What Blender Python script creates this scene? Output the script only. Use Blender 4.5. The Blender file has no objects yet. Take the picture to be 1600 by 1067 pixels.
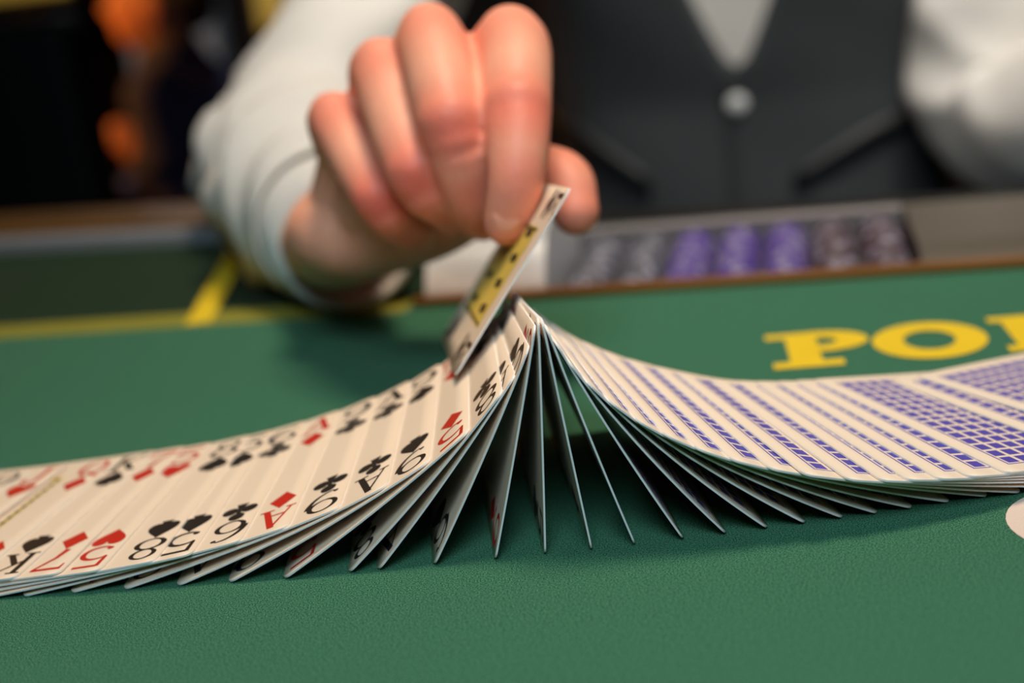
import bpy, bmesh, math, random
import numpy as np
from mathutils import Vector, Matrix

random.seed(4)
RNG = np.random.default_rng(4)
SC = bpy.context.scene
COL = SC.collection
TZ = 0.92                                   # height of the felt above the floor (stand-up casino table)


def W(x, y, z=0.0):
    """millimetres on the table (z above the felt) -> metres in the room"""
    return (x * 0.001, y * 0.001, TZ + z * 0.001)


# ------------------------------------------------------------------ camera, world, lights, exposure
def setup_camera():
    cam = bpy.data.cameras.new('camera')
    o = bpy.data.objects.new('camera', cam)
    COL.objects.link(o)
    pitch, roll, h = 0.2840250, -0.1238748, 152.2
    fw = Vector((0, math.cos(pitch), -math.sin(pitch)))
    up = Vector((0, math.sin(pitch), math.cos(pitch)))
    r = Vector((1, 0, 0))
    r2 = r * math.cos(roll) + up * math.sin(roll)
    u2 = -r * math.sin(roll) + up * math.cos(roll)
    m = Matrix((r2, u2, -fw)).transposed().to_4x4()
    m.translation = Vector(W(0, 0, h))
    o.matrix_world = m
    cam.sensor_fit = 'HORIZONTAL'
    cam.sensor_width = 36.0
    cam.lens = 2151.03 / 1600 * 36
    cam.clip_start = 0.01
    cam.clip_end = 50
    cam.dof.use_dof = True
    cam.dof.focus_distance = 0.350
    cam.dof.aperture_fstop = 5.6
    SC.camera = o


setup_camera()
SC.view_settings.view_transform = 'Standard'
SC.view_settings.look = 'None'
SC.view_settings.gamma = 1
SC.view_settings.use_curve_mapping = False
SC.view_settings.exposure = -0.25

world = bpy.data.worlds.new('world')
SC.world = world
world.use_nodes = True
world.node_tree.nodes['Background'].inputs[0].default_value = (0.55, 0.75, 1.0, 1)
world.node_tree.nodes['Background'].inputs[1].default_value = 0.10


def area(name, loc, target, size, energy, color, size_y=None, spread=180):
    d = bpy.data.lights.new(name, 'AREA')
    d.energy = energy
    d.color = color
    d.shape = 'RECTANGLE'
    d.size = size
    d.size_y = size_y or size
    o = bpy.data.objects.new(name, d)
    COL.objects.link(o)
    o.location = loc
    d.spread = math.radians(spread)
    o.rotation_euler = (Vector(target) - Vector(loc)).to_track_quat('-Z', 'Y').to_euler()
    return o


# a warm lamp box hung over the table, a cooler ceiling panel over the players' left, an added light on the dealer,
# an added light on the pillar, and the amber lamp that lights the guest at the next table
area('overhead_lamp', W(110, 390, 880), W(20, 350, 0), 0.22, 3.1, (1.0, 0.79, 0.57), spread=120)
area('players_side_lamp', W(-20, -330, 800), W(0, 350, 30), 0.4, 3.6, (0.62, 0.85, 1.0), spread=120)
area('dealer_fill_light', W(350, 500, 1500), W(200, 1150, 60), 0.5, 3.4, (1.0, 0.96, 0.90), spread=50)  # added narrow light that brightens the dealer and spares the table
area('pillar_fill_light', (-0.6, 3.9, 2.6), (-0.9, 4.9, 1.0), 0.4, 26.0, (0.85, 0.93, 1.0))  # added cool light, there only to brighten the grey pillar
area('amber_lamp', (-1.55, 2.75, 1.35), (-0.78, 3.05, 0.95), 0.2, 14.0, (1.0, 0.36, 0.06))


# ------------------------------------------------------------------ materials
def lin(c):
    return tuple(((v / 255) / 12.92 if v / 255 <= 0.04045 else ((v / 255 + 0.055) / 1.055) ** 2.4) for v in c) + (1,)


class NT:
    def __init__(self, m):
        self.t = m.node_tree

    def n(self, typ, **kw):
        nd = self.t.nodes.new(typ)
        for k, v in kw.items():
            if isinstance(k, str) and hasattr(nd, k):
                setattr(nd, k, v)
        return nd

    def l(self, a, b):
        self.t.links.new(a, b)

    def math(self, op, a, b=None, c=None):
        nd = self.t.nodes.new('ShaderNodeMath')
        nd.operation = op
        for i, v in enumerate((a, b, c)):
            if v is None:
                continue
            if isinstance(v, (int, float)):
                nd.inputs[i].default_value = v
            else:
                self.l(v, nd.inputs[i])
        return nd.outputs[0]

    def mix(self, fac, a, b):
        nd = self.t.nodes.new('ShaderNodeMix')
        nd.data_type = 'RGBA'
        for s, v in ((0, fac), (6, a), (7, b)):
            if isinstance(v, (int, float)):
                nd.inputs[s].default_value = v
            elif isinstance(v, tuple):
                nd.inputs[s].default_value = v
            else:
                self.l(v, nd.inputs[s])
        return nd.outputs[2]


def mat(name, color, rough=0.6, metal=0.0, noise=0.06, nscale=60.0, bump=0.0, bscale=400.0, spec=0.5, sheen=0.0,
        emit=None, emit_s=0.0, coat=0.0):
    m = bpy.data.materials.new(name)
    m.use_nodes = True
    t = NT(m)
    b = m.node_tree.nodes['Principled BSDF']
    c = lin(color)
    tc = t.n('ShaderNodeTexCoord')
    nz = t.n('ShaderNodeTexNoise')
    nz.inputs['Scale'].default_value = nscale
    nz.inputs['Detail'].default_value = 3
    t.l(tc.outputs['Object'], nz.inputs['Vector'])
    dark = tuple(v * (1 - noise) for v in c[:3]) + (1,)
    lite = tuple(min(1, v * (1 + noise)) for v in c[:3]) + (1,)
    t.l(t.mix(nz.outputs[0], dark, lite), b.inputs['Base Color'])
    b.inputs['Roughness'].default_value = rough
    b.inputs['Metallic'].default_value = metal
    b.inputs['Specular IOR Level'].default_value = spec
    b.inputs['Sheen Weight'].default_value = sheen
    b.inputs['Coat Weight'].default_value = coat
    if bump:
        bn = t.n('ShaderNodeTexNoise')
        bn.inputs['Scale'].default_value = bscale
        bn.inputs['Detail'].default_value = 2
        t.l(tc.outputs['Object'], bn.inputs['Vector'])
        bp = t.n('ShaderNodeBump')
        bp.inputs['Strength'].default_value = bump
        bp.inputs['Distance'].default_value = 0.001
        t.l(bn.outputs[0], bp.inputs['Height'])
        t.l(bp.outputs[0], b.inputs['Normal'])
    if emit:
        b.inputs['Emission Color'].default_value = lin(emit)
        b.inputs['Emission Strength'].default_value = emit_s
    return m


def felt_mat(name, color, fleck):
    """short-napped felt: fine pale flecks of fibre over a deep green"""
    m = bpy.data.materials.new(name)
    m.use_nodes = True
    t = NT(m)
    b = m.node_tree.nodes['Principled BSDF']
    tc = t.n('ShaderNodeTexCoord')
    a = t.n('ShaderNodeTexNoise')
    a.inputs['Scale'].default_value = 2600
    a.inputs['Detail'].default_value = 2
    t.l(tc.outputs['Object'], a.inputs['Vector'])
    big = t.n('ShaderNodeTexNoise')
    big.inputs['Scale'].default_value = 14
    t.l(tc.outputs['Object'], big.inputs['Vector'])
    r = t.n('ShaderNodeValToRGB')
    r.color_ramp.elements[0].position = 0.40
    r.color_ramp.elements[0].color = (0, 0, 0, 1)
    r.color_ramp.elements[1].position = 0.72
    t.l(a.outputs[0], r.inputs[0])
    c = lin(color)
    base = t.mix(big.outputs[0], tuple(v * 0.88 for v in c[:3]) + (1,), tuple(v * 1.1 for v in c[:3]) + (1,))
    t.l(t.mix(r.outputs[0], base, lin(fleck)), b.inputs['Base Color'])
    b.inputs['Roughness'].default_value = 0.95
    b.inputs['Specular IOR Level'].default_value = 0.1
    b.inputs['Sheen Weight'].default_value = 0.05
    b.inputs['Sheen Roughness'].default_value = 0.5
    b.inputs['Sheen Tint'].default_value = lin((170, 200, 170))
    bp = t.n('ShaderNodeBump')
    bp.inputs['Strength'].default_value = 0.9
    bp.inputs['Distance'].default_value = 0.0006
    t.l(a.outputs[0], bp.inputs['Height'])
    t.l(bp.outputs[0], b.inputs['Normal'])
    return m


def card_back_mat():
    """white border, a hairline frame and rows of violet-blue blocks, from the card's own u,v (0..1)"""
    m = bpy.data.materials.new('card_back_print')
    m.use_nodes = True
    t = NT(m)
    b = m.node_tree.nodes['Principled BSDF']
    uv = t.n('ShaderNodeUVMap')
    uv.uv_map = 'UVMap'
    sp = t.n('ShaderNodeSeparateXYZ')
    t.l(uv.outputs[0], sp.inputs[0])
    u = t.math('MULTIPLY', sp.outputs[0], 63.0)
    v = t.math('MULTIPLY', sp.outputs[1], 88.0)
    du = t.math('MINIMUM', u, t.math('SUBTRACT', 63.0, u))
    dv = t.math('MINIMUM', v, t.math('SUBTRACT', 88.0, v))
    d = t.math('MINIMUM', du, dv)
    line = t.math('MULTIPLY', t.math('GREATER_THAN', d, 5.1), t.math('LESS_THAN', d, 5.6))
    inside = t.math('GREATER_THAN', d, 6.2)
    cu = t.math('LESS_THAN', t.math('MODULO', t.math('SUBTRACT', du, 6.2), 4.6), 3.5)
    cv = t.math('LESS_THAN', t.math('MODULO', t.math('SUBTRACT', dv, 6.2), 5.2), 4.1)
    blocks = t.math('MULTIPLY', inside, t.math('MULTIPLY', cu, cv))
    fac = t.math('MAXIMUM', line, blocks)
    t.l(t.mix(fac, lin((236, 216, 194)), lin((78, 68, 170))), b.inputs['Base Color'])
    b.inputs['Roughness'].default_value = 0.45
    b.inputs['Specular IOR Level'].default_value = 0.35
    return m


def skin_mat(name, base, red, pale):
    m = bpy.data.materials.new(name)
    m.use_nodes = True
    t = NT(m)
    b = m.node_tree.nodes['Principled BSDF']
    at = t.n('ShaderNodeAttribute')
    at.attribute_name = 'flush'
    tc = t.n('ShaderNodeTexCoord')
    nz = t.n('ShaderNodeTexNoise')
    nz.inputs['Scale'].default_value = 70
    nz.inputs['Detail'].default_value = 4
    t.l(tc.outputs['Object'], nz.inputs['Vector'])
    c = t.mix(nz.outputs[0], lin(base), lin(pale))
    t.l(t.mix(at.outputs['Fac'], c, lin(red)), b.inputs['Base Color'])
    b.inputs['Roughness'].default_value = 0.5
    b.inputs['Specular IOR Level'].default_value = 0.35
    b.inputs['Subsurface Weight'].default_value = 0.25
    b.inputs['Subsurface Radius'].default_value = (1.0, 0.3, 0.15)
    b.inputs['Subsurface Scale'].default_value = 0.004
    bn = t.n('ShaderNodeTexNoise')
    bn.inputs['Scale'].default_value = 500
    t.l(tc.outputs['Object'], bn.inputs['Vector'])
    bp = t.n('ShaderNodeBump')
    bp.inputs['Strength'].default_value = 0.15
    bp.inputs['Distance'].default_value = 0.001
    t.l(bn.outputs[0], bp.inputs['Height'])
    t.l(bp.outputs[0], b.inputs['Normal'])
    return m


M = {
    'felt': felt_mat('green_felt', (16, 78, 54), (104, 160, 128)),
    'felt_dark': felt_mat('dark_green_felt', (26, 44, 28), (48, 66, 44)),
    'yellow': mat('yellow_felt_print', (228, 192, 44), 0.9, noise=0.05, bump=0.3, bscale=1500, spec=0.1),
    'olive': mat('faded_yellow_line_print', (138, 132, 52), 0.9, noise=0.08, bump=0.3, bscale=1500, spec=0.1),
    'spot': mat('white_spot_print', (222, 200, 186), 0.9, noise=0.04, bump=0.3, bscale=1500, spec=0.1),
    'card': mat('card_stock_white', (238, 214, 188), 0.42, noise=0.015, spec=0.35),
    'edge': mat('card_edge_white', (236, 232, 228), 0.55, noise=0.02, spec=0.3),
    'back': card_back_mat(),
    'ink_black': mat('black_card_ink', (30, 27, 24), 0.5, noise=0.05),
    'ink_red': mat('red_card_ink', (196, 38, 22), 0.5, noise=0.05),
    'ink_gold': mat('gold_card_ink', (222, 190, 84), 0.5, noise=0.08),
    'skin': skin_mat('dealer_skin', (236, 158, 128), (228, 108, 88), (246, 178, 146)),
    'skin2': skin_mat('guest_skin', (190, 120, 90), (190, 100, 80), (205, 140, 110)),
    'nail': mat('fingernail', (240, 160, 132), 0.4, noise=0.03),
    'vest': mat('charcoal_vest_cloth', (56, 58, 60), 0.85, noise=0.12, nscale=30, bump=0.3, bscale=900, sheen=0.1, spec=0.2),
    'vest_dark': mat('black_satin_welt', (14, 14, 15), 0.6, noise=0.1),
    'shirt': mat('white_shirt_cotton', (214, 207, 198), 0.85, noise=0.04, nscale=20, bump=0.15, bscale=1200, spec=0.2),
    'button': mat('grey_button', (190, 190, 188), 0.25, noise=0.05),
    'trousers': mat('black_trousers', (22, 22, 24), 0.9),
    'hair': mat('dark_brown_hair', (40, 28, 20), 0.6, noise=0.3, nscale=200),
    'eye': mat('eye_white', (220, 215, 210), 0.2),
    'iris': mat('brown_iris', (50, 30, 20), 0.2),
    'steel': mat('whitened_steel', (246, 246, 246), 0.30, metal=0.5, noise=0.06, nscale=120),  # near-white base puts part of the lamp reflection into the colour
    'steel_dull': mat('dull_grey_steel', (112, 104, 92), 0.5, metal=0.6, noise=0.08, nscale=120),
    'steel_lip': mat('satin_steel_lip', (120, 113, 112), 0.55, metal=0.4, noise=0.06, nscale=120),
    'grey_rail': mat('grey_rail_bead', (120, 120, 122), 0.4, noise=0.08),
    'wood': mat('brown_wood_rail', (96, 66, 32), 0.4, noise=0.3, nscale=25, coat=0.2),
    'brass': mat('brown_brass_trim', (150, 96, 40), 0.4, metal=0.6, noise=0.1),
    'tray': mat('dark_tray_trough', (60, 58, 60), 0.45, noise=0.1),
    'chip_violet': mat('violet_chip_clay', (74, 48, 128), 0.5, noise=0.06),
    'chip_grey': mat('grey_chip_clay', (70, 70, 78), 0.5, noise=0.06),
    'chip_plum': mat('plum_chip_clay', (64, 42, 52), 0.5, noise=0.06),
    'chip_spot': mat('pale_chip_edge_spot', (150, 144, 160), 0.5, noise=0.03),
    'black_leather': mat('black_leather', (10, 10, 11), 0.6, noise=0.2, bump=0.2, bscale=300, spec=0.2),
    'black_metal': mat('black_metal', (12, 12, 12), 0.5),
    'navy': mat('navy_jacket_cloth', (48, 50, 84), 0.9, noise=0.15),
    'taupe': mat('taupe_shirt_cloth', (110, 86, 70), 0.9, noise=0.1),
    'chair_wood': mat('red_brown_chair_wood', (134, 72, 30), 0.5, noise=0.2),
    'carpet': mat('dark_carpet', (36, 26, 22), 0.95, noise=0.4, nscale=8),
    'wall': mat('dark_brown_wall', (40, 30, 24), 0.9, noise=0.2, nscale=3),
    'ceiling': mat('dark_ceiling', (50, 46, 42), 0.9),
    'pillar': mat('grey_pillar_plaster', (150, 156, 160), 0.9, noise=0.08, nscale=5),
    'lamp_yellow': mat('yellow_lit_panel', (220, 190, 90), 0.6, emit=(200, 165, 60), emit_s=0.16),
}


# ------------------------------------------------------------------ mesh helpers
def newobj(name, verts, faces, material, parent=None, smooth=False, mats=None, fmat=None):
    me = bpy.data.meshes.new(name)
    me.from_pydata([tuple(v) for v in verts], [], [tuple(f) for f in faces])
    me.update()
    return link(name, me, material, parent, smooth, mats, fmat)


def link(name, me, material, parent=None, smooth=False, mats=None, fmat=None):
    o = bpy.data.objects.new(name, me)
    for m in (mats or [material]):
        me.materials.append(m)
    if fmat is not None:
        me.polygons.foreach_set('material_index', np.asarray(fmat, dtype=np.int32))
    if smooth:
        me.polygons.foreach_set('use_smooth', np.ones(len(me.polygons), dtype=bool))
    COL.objects.link(o)
    if parent:
        o.parent = parent
        o.matrix_parent_inverse = parent.matrix_world.inverted() if parent.type != 'EMPTY' else Matrix.Translation(-Vector(parent.location))
    return o


def tag(o, label=None, cat=None, group=None, kind=None):
    if label:
        o['label'] = label
    if cat:
        o['category'] = cat
    if group:
        o['group'] = group
    if kind:
        o['kind'] = kind
    return o


def empty(name, loc, label, cat, group=None):
    o = bpy.data.objects.new(name, None)
    o.location = loc
    o.empty_display_size = 0.05
    COL.objects.link(o)
    return tag(o, label, cat, group)


def frame_box(origin, ex, ey, ez, dims, bevel=0.0, seg=2):
    """box whose corner is at origin and whose edges run along ex, ey, ez (unit vectors) -> verts, faces"""
    bm = bmesh.new()
    bmesh.ops.create_cube(bm, size=1.0)
    for v in bm.verts:
        v.co = Vector(((v.co.x + .5) * dims[0], (v.co.y + .5) * dims[1], (v.co.z + .5) * dims[2]))
    if bevel:
        bmesh.ops.bevel(bm, geom=list(bm.edges), offset=bevel, segments=seg, profile=0.6, affect='EDGES')
    ex, ey, ez, origin = Vector(ex), Vector(ey), Vector(ez), Vector(origin)
    vs = [tuple(origin + ex * v.co.x + ey * v.co.y + ez * v.co.z) for v in bm.verts]
    bm.verts.index_update()
    fs = [[v.index for v in f.verts] for f in bm.faces]
    bm.free()
    return vs, fs


def tube(path, radii, seg=16, caps=True, up=(0, 0, 1), squash=None):
    """loft of ellipses along a path; round ends when caps"""
    P = [np.array(p, float) for p in path]
    R = [(r if isinstance(r, (tuple, list)) else (r, r)) for r in radii]
    if caps:
        d0 = P[0] - P[1]
        d0 /= np.linalg.norm(d0)
        d1 = P[-1] - P[-2]
        d1 /= np.linalg.norm(d1)
        pre, post = [], []
        for k in (1.0, 0.9, 0.66, 0.35):
            s = math.sqrt(max(0, 1 - k * k)) if k < 1 else 0.05
            pre.append((P[0] + d0 * k * min(R[0]), (R[0][0] * s, R[0][1] * s)))
        for k in (0.35, 0.66, 0.9, 1.0):
            s = math.sqrt(max(0, 1 - k * k)) if k < 1 else 0.05
            post.append((P[-1] + d1 * k * min(R[-1]), (R[-1][0] * s, R[-1][1] * s)))
        P = [p for p, _ in pre] + P + [p for p, _ in post]
        R = [r for _, r in pre] + R + [r for _, r in post]
    n = len(P)
    verts, faces = [], []
    upv = np.array(up, float)
    for i in range(n):
        t = P[min(i + 1, n - 1)] - P[max(i - 1, 0)]
        t /= np.linalg.norm(t)
        a = upv - t * (upv @ t)
        if np.linalg.norm(a) < 1e-6:
            a = np.array((1., 0, 0)) - t * t[0]
        a /= np.linalg.norm(a)
        b = np.cross(t, a)
        for k in range(seg):
            th = 2 * math.pi * k / seg
            verts.append(P[i] + b * R[i][0] * math.cos(th) + a * R[i][1] * math.sin(th))
    for i in range(n - 1):
        for k in range(seg):
            k2 = (k + 1) % seg
            faces.append((i * seg + k, i * seg + k2, (i + 1) * seg + k2, (i + 1) * seg + k))
    faces.append(tuple(range(seg - 1, -1, -1)))
    faces.append(tuple((n - 1) * seg + k for k in range(seg)))
    return verts, faces


def smooth_path(pts, rad, n=8):
    """Catmull-Rom through the joints"""
    P = np.array(pts, float)
    R = np.array(rad, float)
    Q = np.vstack([2 * P[0] - P[1], P, 2 * P[-1] - P[-2]])
    S = np.concatenate([[R[0]], R, [R[-1]]]) if R.ndim == 1 else np.vstack([R[:1], R, R[-1:]])
    out, ro = [], []
    for i in range(len(P) - 1):
        for k in range(n):
            t = k / n
            def cr(A):
                return 0.5 * ((2 * A[i + 1]) + (-A[i] + A[i + 2]) * t + (2 * A[i] - 5 * A[i + 1] + 4 * A[i + 2] - A[i + 3]) * t * t
                              + (-A[i] + 3 * A[i + 1] - 3 * A[i + 2] + A[i + 3]) * t ** 3)
            out.append(cr(Q))
            ro.append(cr(S))
    out.append(P[-1])
    ro.append(R[-1])
    return out, [tuple(r) if np.ndim(r) else float(r) for r in ro]


def ellipsoid(c, r, rot=None, u=20, v=14):
    vs, fs = [], []
    c = np.array(c, float)
    for i in range(v + 1):
        ph = math.pi * i / v
        for k in range(u):
            th = 2 * math.pi * k / u
            p = np.array((r[0] * math.sin(ph) * math.cos(th), r[1] * math.sin(ph) * math.sin(th), r[2] * math.cos(ph)))
            if i in (0, v):
                p = p + np.array((1e-4 * math.cos(th), 1e-4 * math.sin(th), 0))
            if rot is not None:
                p = np.array(rot @ Vector(p))
            vs.append(c + p)
    for i in range(v):
        for k in range(u):
            k2 = (k + 1) % u
            fs.append((i * u + k, (i + 1) * u + k, (i + 1) * u + k2, i * u + k2))
    return vs, fs


def merge(parts):
    V, F = [], []
    for v, f in parts:
        o = len(V)
        V += list(v)
        F += [tuple(i + o for i in ff) for ff in f]
    return V, F


def blend(parts_mm, voxel, smooth_it):
    """fuse overlapping lofts (mm) into one skin by voxel remesh; returns mesh data in mm arrays"""
    V, F = merge(parts_mm)
    me = bpy.data.meshes.new('fuse')
    me.from_pydata([tuple(v) for v in V], [], F)
    o = bpy.data.objects.new('fuse', me)
    COL.objects.link(o)
    r = o.modifiers.new('r', 'REMESH')
    r.mode = 'VOXEL'
    r.voxel_size = voxel
    s = o.modifiers.new('s', 'SMOOTH')
    s.factor = 0.5
    s.iterations = smooth_it
    dg = bpy.context.evaluated_depsgraph_get()
    e = o.evaluated_get(dg)
    m2 = e.to_mesh()
    n = len(m2.vertices)
    co = np.empty(n * 3)
    m2.vertices.foreach_get('co', co)
    F2 = [tuple(p.vertices) for p in m2.polygons]
    e.to_mesh_clear()
    bpy.data.objects.remove(o)
    bpy.data.meshes.remove(me)
    return co.reshape(-1, 3), F2


def mm(vs):
    return [W(*v) for v in vs]


# ------------------------------------------------------------------ the room
def plane(name, x0, x1, y0, y1, z, m, flip=False):
    f = [(0, 1, 2, 3)] if not flip else [(3, 2, 1, 0)]
    return tag(newobj(name, [(x0, y0, z), (x1, y0, z), (x1, y1, z), (x0, y1, z)], f, m), kind='structure')


vs, fs = frame_box((-4, -2.5, -0.05), (1, 0, 0), (0, 1, 0), (0, 0, 1), (8, 9.5, 0.05))
tag(newobj('floor', vs, fs, M['carpet']), kind='structure')
vs, fs = frame_box((-4, -2.5, 3.2), (1, 0, 0), (0, 1, 0), (0, 0, 1), (8, 9.5, 0.05))
tag(newobj('ceiling', vs, fs, M['ceiling']), kind='structure')
for nm, o_, d_ in (('wall_back', (-4, 7.0, 0), (8, 0.1, 3.2)), ('wall_left', (-4.1, -2.5, 0), (0.1, 9.6, 3.2)),
                   ('wall_right', (4.0, -2.5, 0), (0.1, 9.6, 3.2)), ('wall_front', (-4, -2.6, 0), (8, 0.1, 3.2))):
    vs, fs = frame_box(o_, (1, 0, 0), (0, 1, 0), (0, 0, 1), d_)
    tag(newobj(nm, vs, fs, M['wall']), kind='structure')

# ------------------------------------------------------------------ the table, in its own frame: s along the dealer's edge, t towards the dealer
O_T = (-40.0, 597.0)
E_T = (0.9744, -0.2250)
N_T = (0.2250, 0.9744)


def T(s, t, z=0.0):
    return W(O_T[0] + E_T[0] * s + N_T[0] * t, O_T[1] + E_T[1] * s + N_T[1] * t, z)


EX, EY, EZ = (E_T[0], E_T[1], 0), (N_T[0], N_T[1], 0), (0, 0, 1)


def tbox(s0, s1, t0, t1, z0, z1, bevel=0.0, seg=2):
    return frame_box(T(s0, t0, z0), EX, EY, EZ, ((s1 - s0) / 1000, (t1 - t0) / 1000, (z1 - z0) / 1000), bevel / 1000, seg)


S0, S1, TF, TB = -900, 300, -850, 190
TR0, TR1, TRD = 0, 300, 118                      # the well cut for the chip tray
table = empty('poker_table', T(0, -300, -TZ * 1000),
              'green felt poker table with yellow lettering and a brown wooden rail', 'table')
# felt slabs around the tray well
parts = [tbox(S0, S1 + 150, TF, 2, -8, 0)]
newobj('felt', *merge(parts), M['felt'], table)


def slab(pts, z0, z1):
    n_ = len(pts)
    vs_ = [T(*p, z1) for p in pts] + [T(*p, z0) for p in pts]
    return vs_, [tuple(range(n_)), tuple(2 * n_ - 1 - i for i in range(n_))] + [(i, i + n_, (i + 1) % n_ + n_, (i + 1) % n_) for i in range(n_)]


edge_t = lambda s_: 153 - .13 * s_
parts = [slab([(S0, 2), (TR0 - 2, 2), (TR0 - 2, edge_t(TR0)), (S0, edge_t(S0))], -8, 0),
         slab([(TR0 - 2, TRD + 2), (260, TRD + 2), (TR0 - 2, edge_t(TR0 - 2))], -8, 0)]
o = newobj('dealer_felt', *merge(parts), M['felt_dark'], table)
o['label'] = 'dark green felt strip on the dealer side of the yellow line'
newobj('tabletop_board', *merge([slab([(S0, TF), (S1 + 150, TF), (S1 + 150, 118), (S0, edge_t(S0))], -50, -40), tbox(S0, S1 + 150, TF, -6, -40, -8)]), M['wood'], table)


def rail_piece(name, sa, sb, g0, g1, z0, z1, bev, m, label):
    """runs beside the slanting dealer edge: t = 153 - 0.13 s"""
    ta, tb = 153 - .13 * sa, 153 - .13 * sb
    L_ = math.hypot(sb - sa, tb - ta)
    c_, s_ = (sb - sa) / L_, (tb - ta) / L_
    ex = np.array(EX) * c_ + np.array(EY) * s_
    ey = -np.array(EX) * s_ + np.array(EY) * c_
    o_ = Vector(T(sa, ta, z0)) + Vector(ey * g0 / 1000)
    newobj(name, *frame_box(o_, ex, ey, EZ, (L_ / 1000, (g1 - g0) / 1000, (z1 - z0) / 1000), bev / 1000, 3), m, table, True)['label'] = label


rail_piece('rail_bead', -900, -40, 0, 12, -50, 9, 4, M['grey_rail'], 'grey rounded bead along the table edge')
rail_piece('rail', -900, -40, 12, 85, -55, 11, 8, M['wood'], 'brown wooden rail on the dealer side')
rail_piece('dealer_shade_strip', -39, 300, 0, 26, -55, 1.5, 1.4, M['black_leather'], 'black strip coloured for the shade where the dealer stands')  # black in place of wood: the dealer's shade put into the colour
newobj('pedestal', *merge([tbox(-350, 450, -500, -60, -TZ * 1000 + 40, -50, 20), tbox(-450, 550, -580, 20, -TZ * 1000, -TZ * 1000 + 40, 10)]),
       M['black_metal'], table)
PR = 0.25                                         # thickness of the flock printing
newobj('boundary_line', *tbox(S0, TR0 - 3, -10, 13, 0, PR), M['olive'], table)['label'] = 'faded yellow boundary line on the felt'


def strip_mm(pts, w, z, mater, name, parent, label=None):
    a, b = np.array(pts[0], float), np.array(pts[1], float)
    d = (b - a) / np.linalg.norm(b - a)
    nrm = np.array((-d[1], d[0])) * w / 2
    q = [a - nrm, a + nrm, b + nrm, b - nrm]
    vs = [W(*p, z) for p in q] + [W(*p, 0) for p in q]
    ob = newobj(name, vs, [(3, 2, 1, 0), (0, 1, 5, 4), (1, 2, 6, 5), (2, 3, 7, 6), (3, 0, 4, 7)], mater, parent)
    if label:
        ob['label'] = label
    return ob


strip_mm(((-142, 614), (-149, 790)), 12, PR * 2, M['yellow'], 'betting_line', table, 'bright yellow line running from the boundary towards the dealer')


# ---- flat shapes: strokes and polygons in a local x,y frame
def stroke(pts, widths):
    """polyline with a width per point -> quads"""
    P = np.array(pts, float)
    n = len(P)
    wd = widths if hasattr(widths, '__len__') else [widths] * n
    V, F = [], []
    for i in range(n):
        d = P[min(i + 1, n - 1)] - P[max(i - 1, 0)]
        d /= np.linalg.norm(d)
        q = np.array((-d[1], d[0])) * wd[i] / 2
        V += [P[i] + q, P[i] - q]
    for i in range(n - 1):
        F.append((2 * i, 2 * i + 1, 2 * i + 3, 2 * i + 2))
    return V, F


def ring(cx, cy, ax, ay, bx, by, a0=0.0, a1=360.0, n=28, sx=0.0):
    """between an outer ellipse (ax, ay) and an inner one (bx, by)"""
    V, F = [], []
    for i in range(n + 1):
        t = math.radians(a0 + (a1 - a0) * i / n)
        V += [np.array((cx + ax * math.cos(t), cy + ay * math.sin(t))), np.array((cx + sx + bx * math.cos(t), cy + by * math.sin(t)))]
    for i in range(n):
        F.append((2 * i, 2 * i + 1, 2 * i + 3, 2 * i + 2))
    return V, F


def poly(pts):
    return [np.array(p, float) for p in pts], [tuple(range(len(pts)))]


def rect(x0, y0, x1, y1):
    return poly([(x0, y0), (x1, y0), (x1, y1), (x0, y1)])


def disc2(cx, cy, r, n=14):
    return poly([(cx + r * math.cos(2 * math.pi * i / n), cy + r * math.sin(2 * math.pi * i / n)) for i in range(n)])


# slab-serif capitals on the felt, cap height 40
LET = {
    'P': [rect(7, 0, 18, 40), rect(0, 34, 20, 40), rect(1, 0, 25, 6.5), ring(19, 28, 17, 12, 6, 4.5, -90, 90, 18), rect(16, 32.5, 20, 40), rect(16, 16, 20, 23.5)],
    'O': [ring(0, 20, 19.5, 21, 8.8, 11)],
    'K': [rect(4, 0, 15, 40), rect(0, 34, 19, 40), rect(0, 0, 19, 6), stroke([(14, 17), (36, 36)], 6), stroke([(19, 23), (37, 3)], 10), rect(26, 34, 42, 40), rect(28, 0, 46, 6)],
    'E': [rect(4, 0, 15, 40), rect(0, 34, 34, 40), rect(0, 0, 35, 6), rect(15, 17, 25, 23), rect(29, 28, 34, 34), rect(30, 6, 35, 13)],
    'R': [rect(6, 0, 17, 40), rect(0, 34, 20, 40), rect(0, 0, 22, 6), ring(19, 29, 16, 11, 7, 5, -90, 90, 18), rect(16, 18, 20, 24), stroke([(18, 20), (33, 3)], 10), rect(26, 0, 40, 6)],
}
ang = math.radians(-8.5)
TE, TU = (math.cos(ang), math.sin(ang)), (-math.sin(ang), math.cos(ang))
for ch, ox in (('P', 0), ('O', 56), ('K', 79), ('E', 128), ('R', 168)):
    vs3, fs2 = [], []
    for k, (V, f) in enumerate(LET[ch]):
        o_ = len(vs3)
        vs3 += [W(87 + TE[0] * (ox + p[0]) + TU[0] * p[1], 447 + TE[1] * (ox + p[0]) + TU[1] * p[1], PR + k * .03) for p in V]
        fs2 += [tuple(i + o_ for i in ff) for ff in f]
    newobj('letter', vs3, fs2, M['yellow'], table)['label'] = 'yellow slab-serif letter %s printed on the felt' % ch
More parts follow.
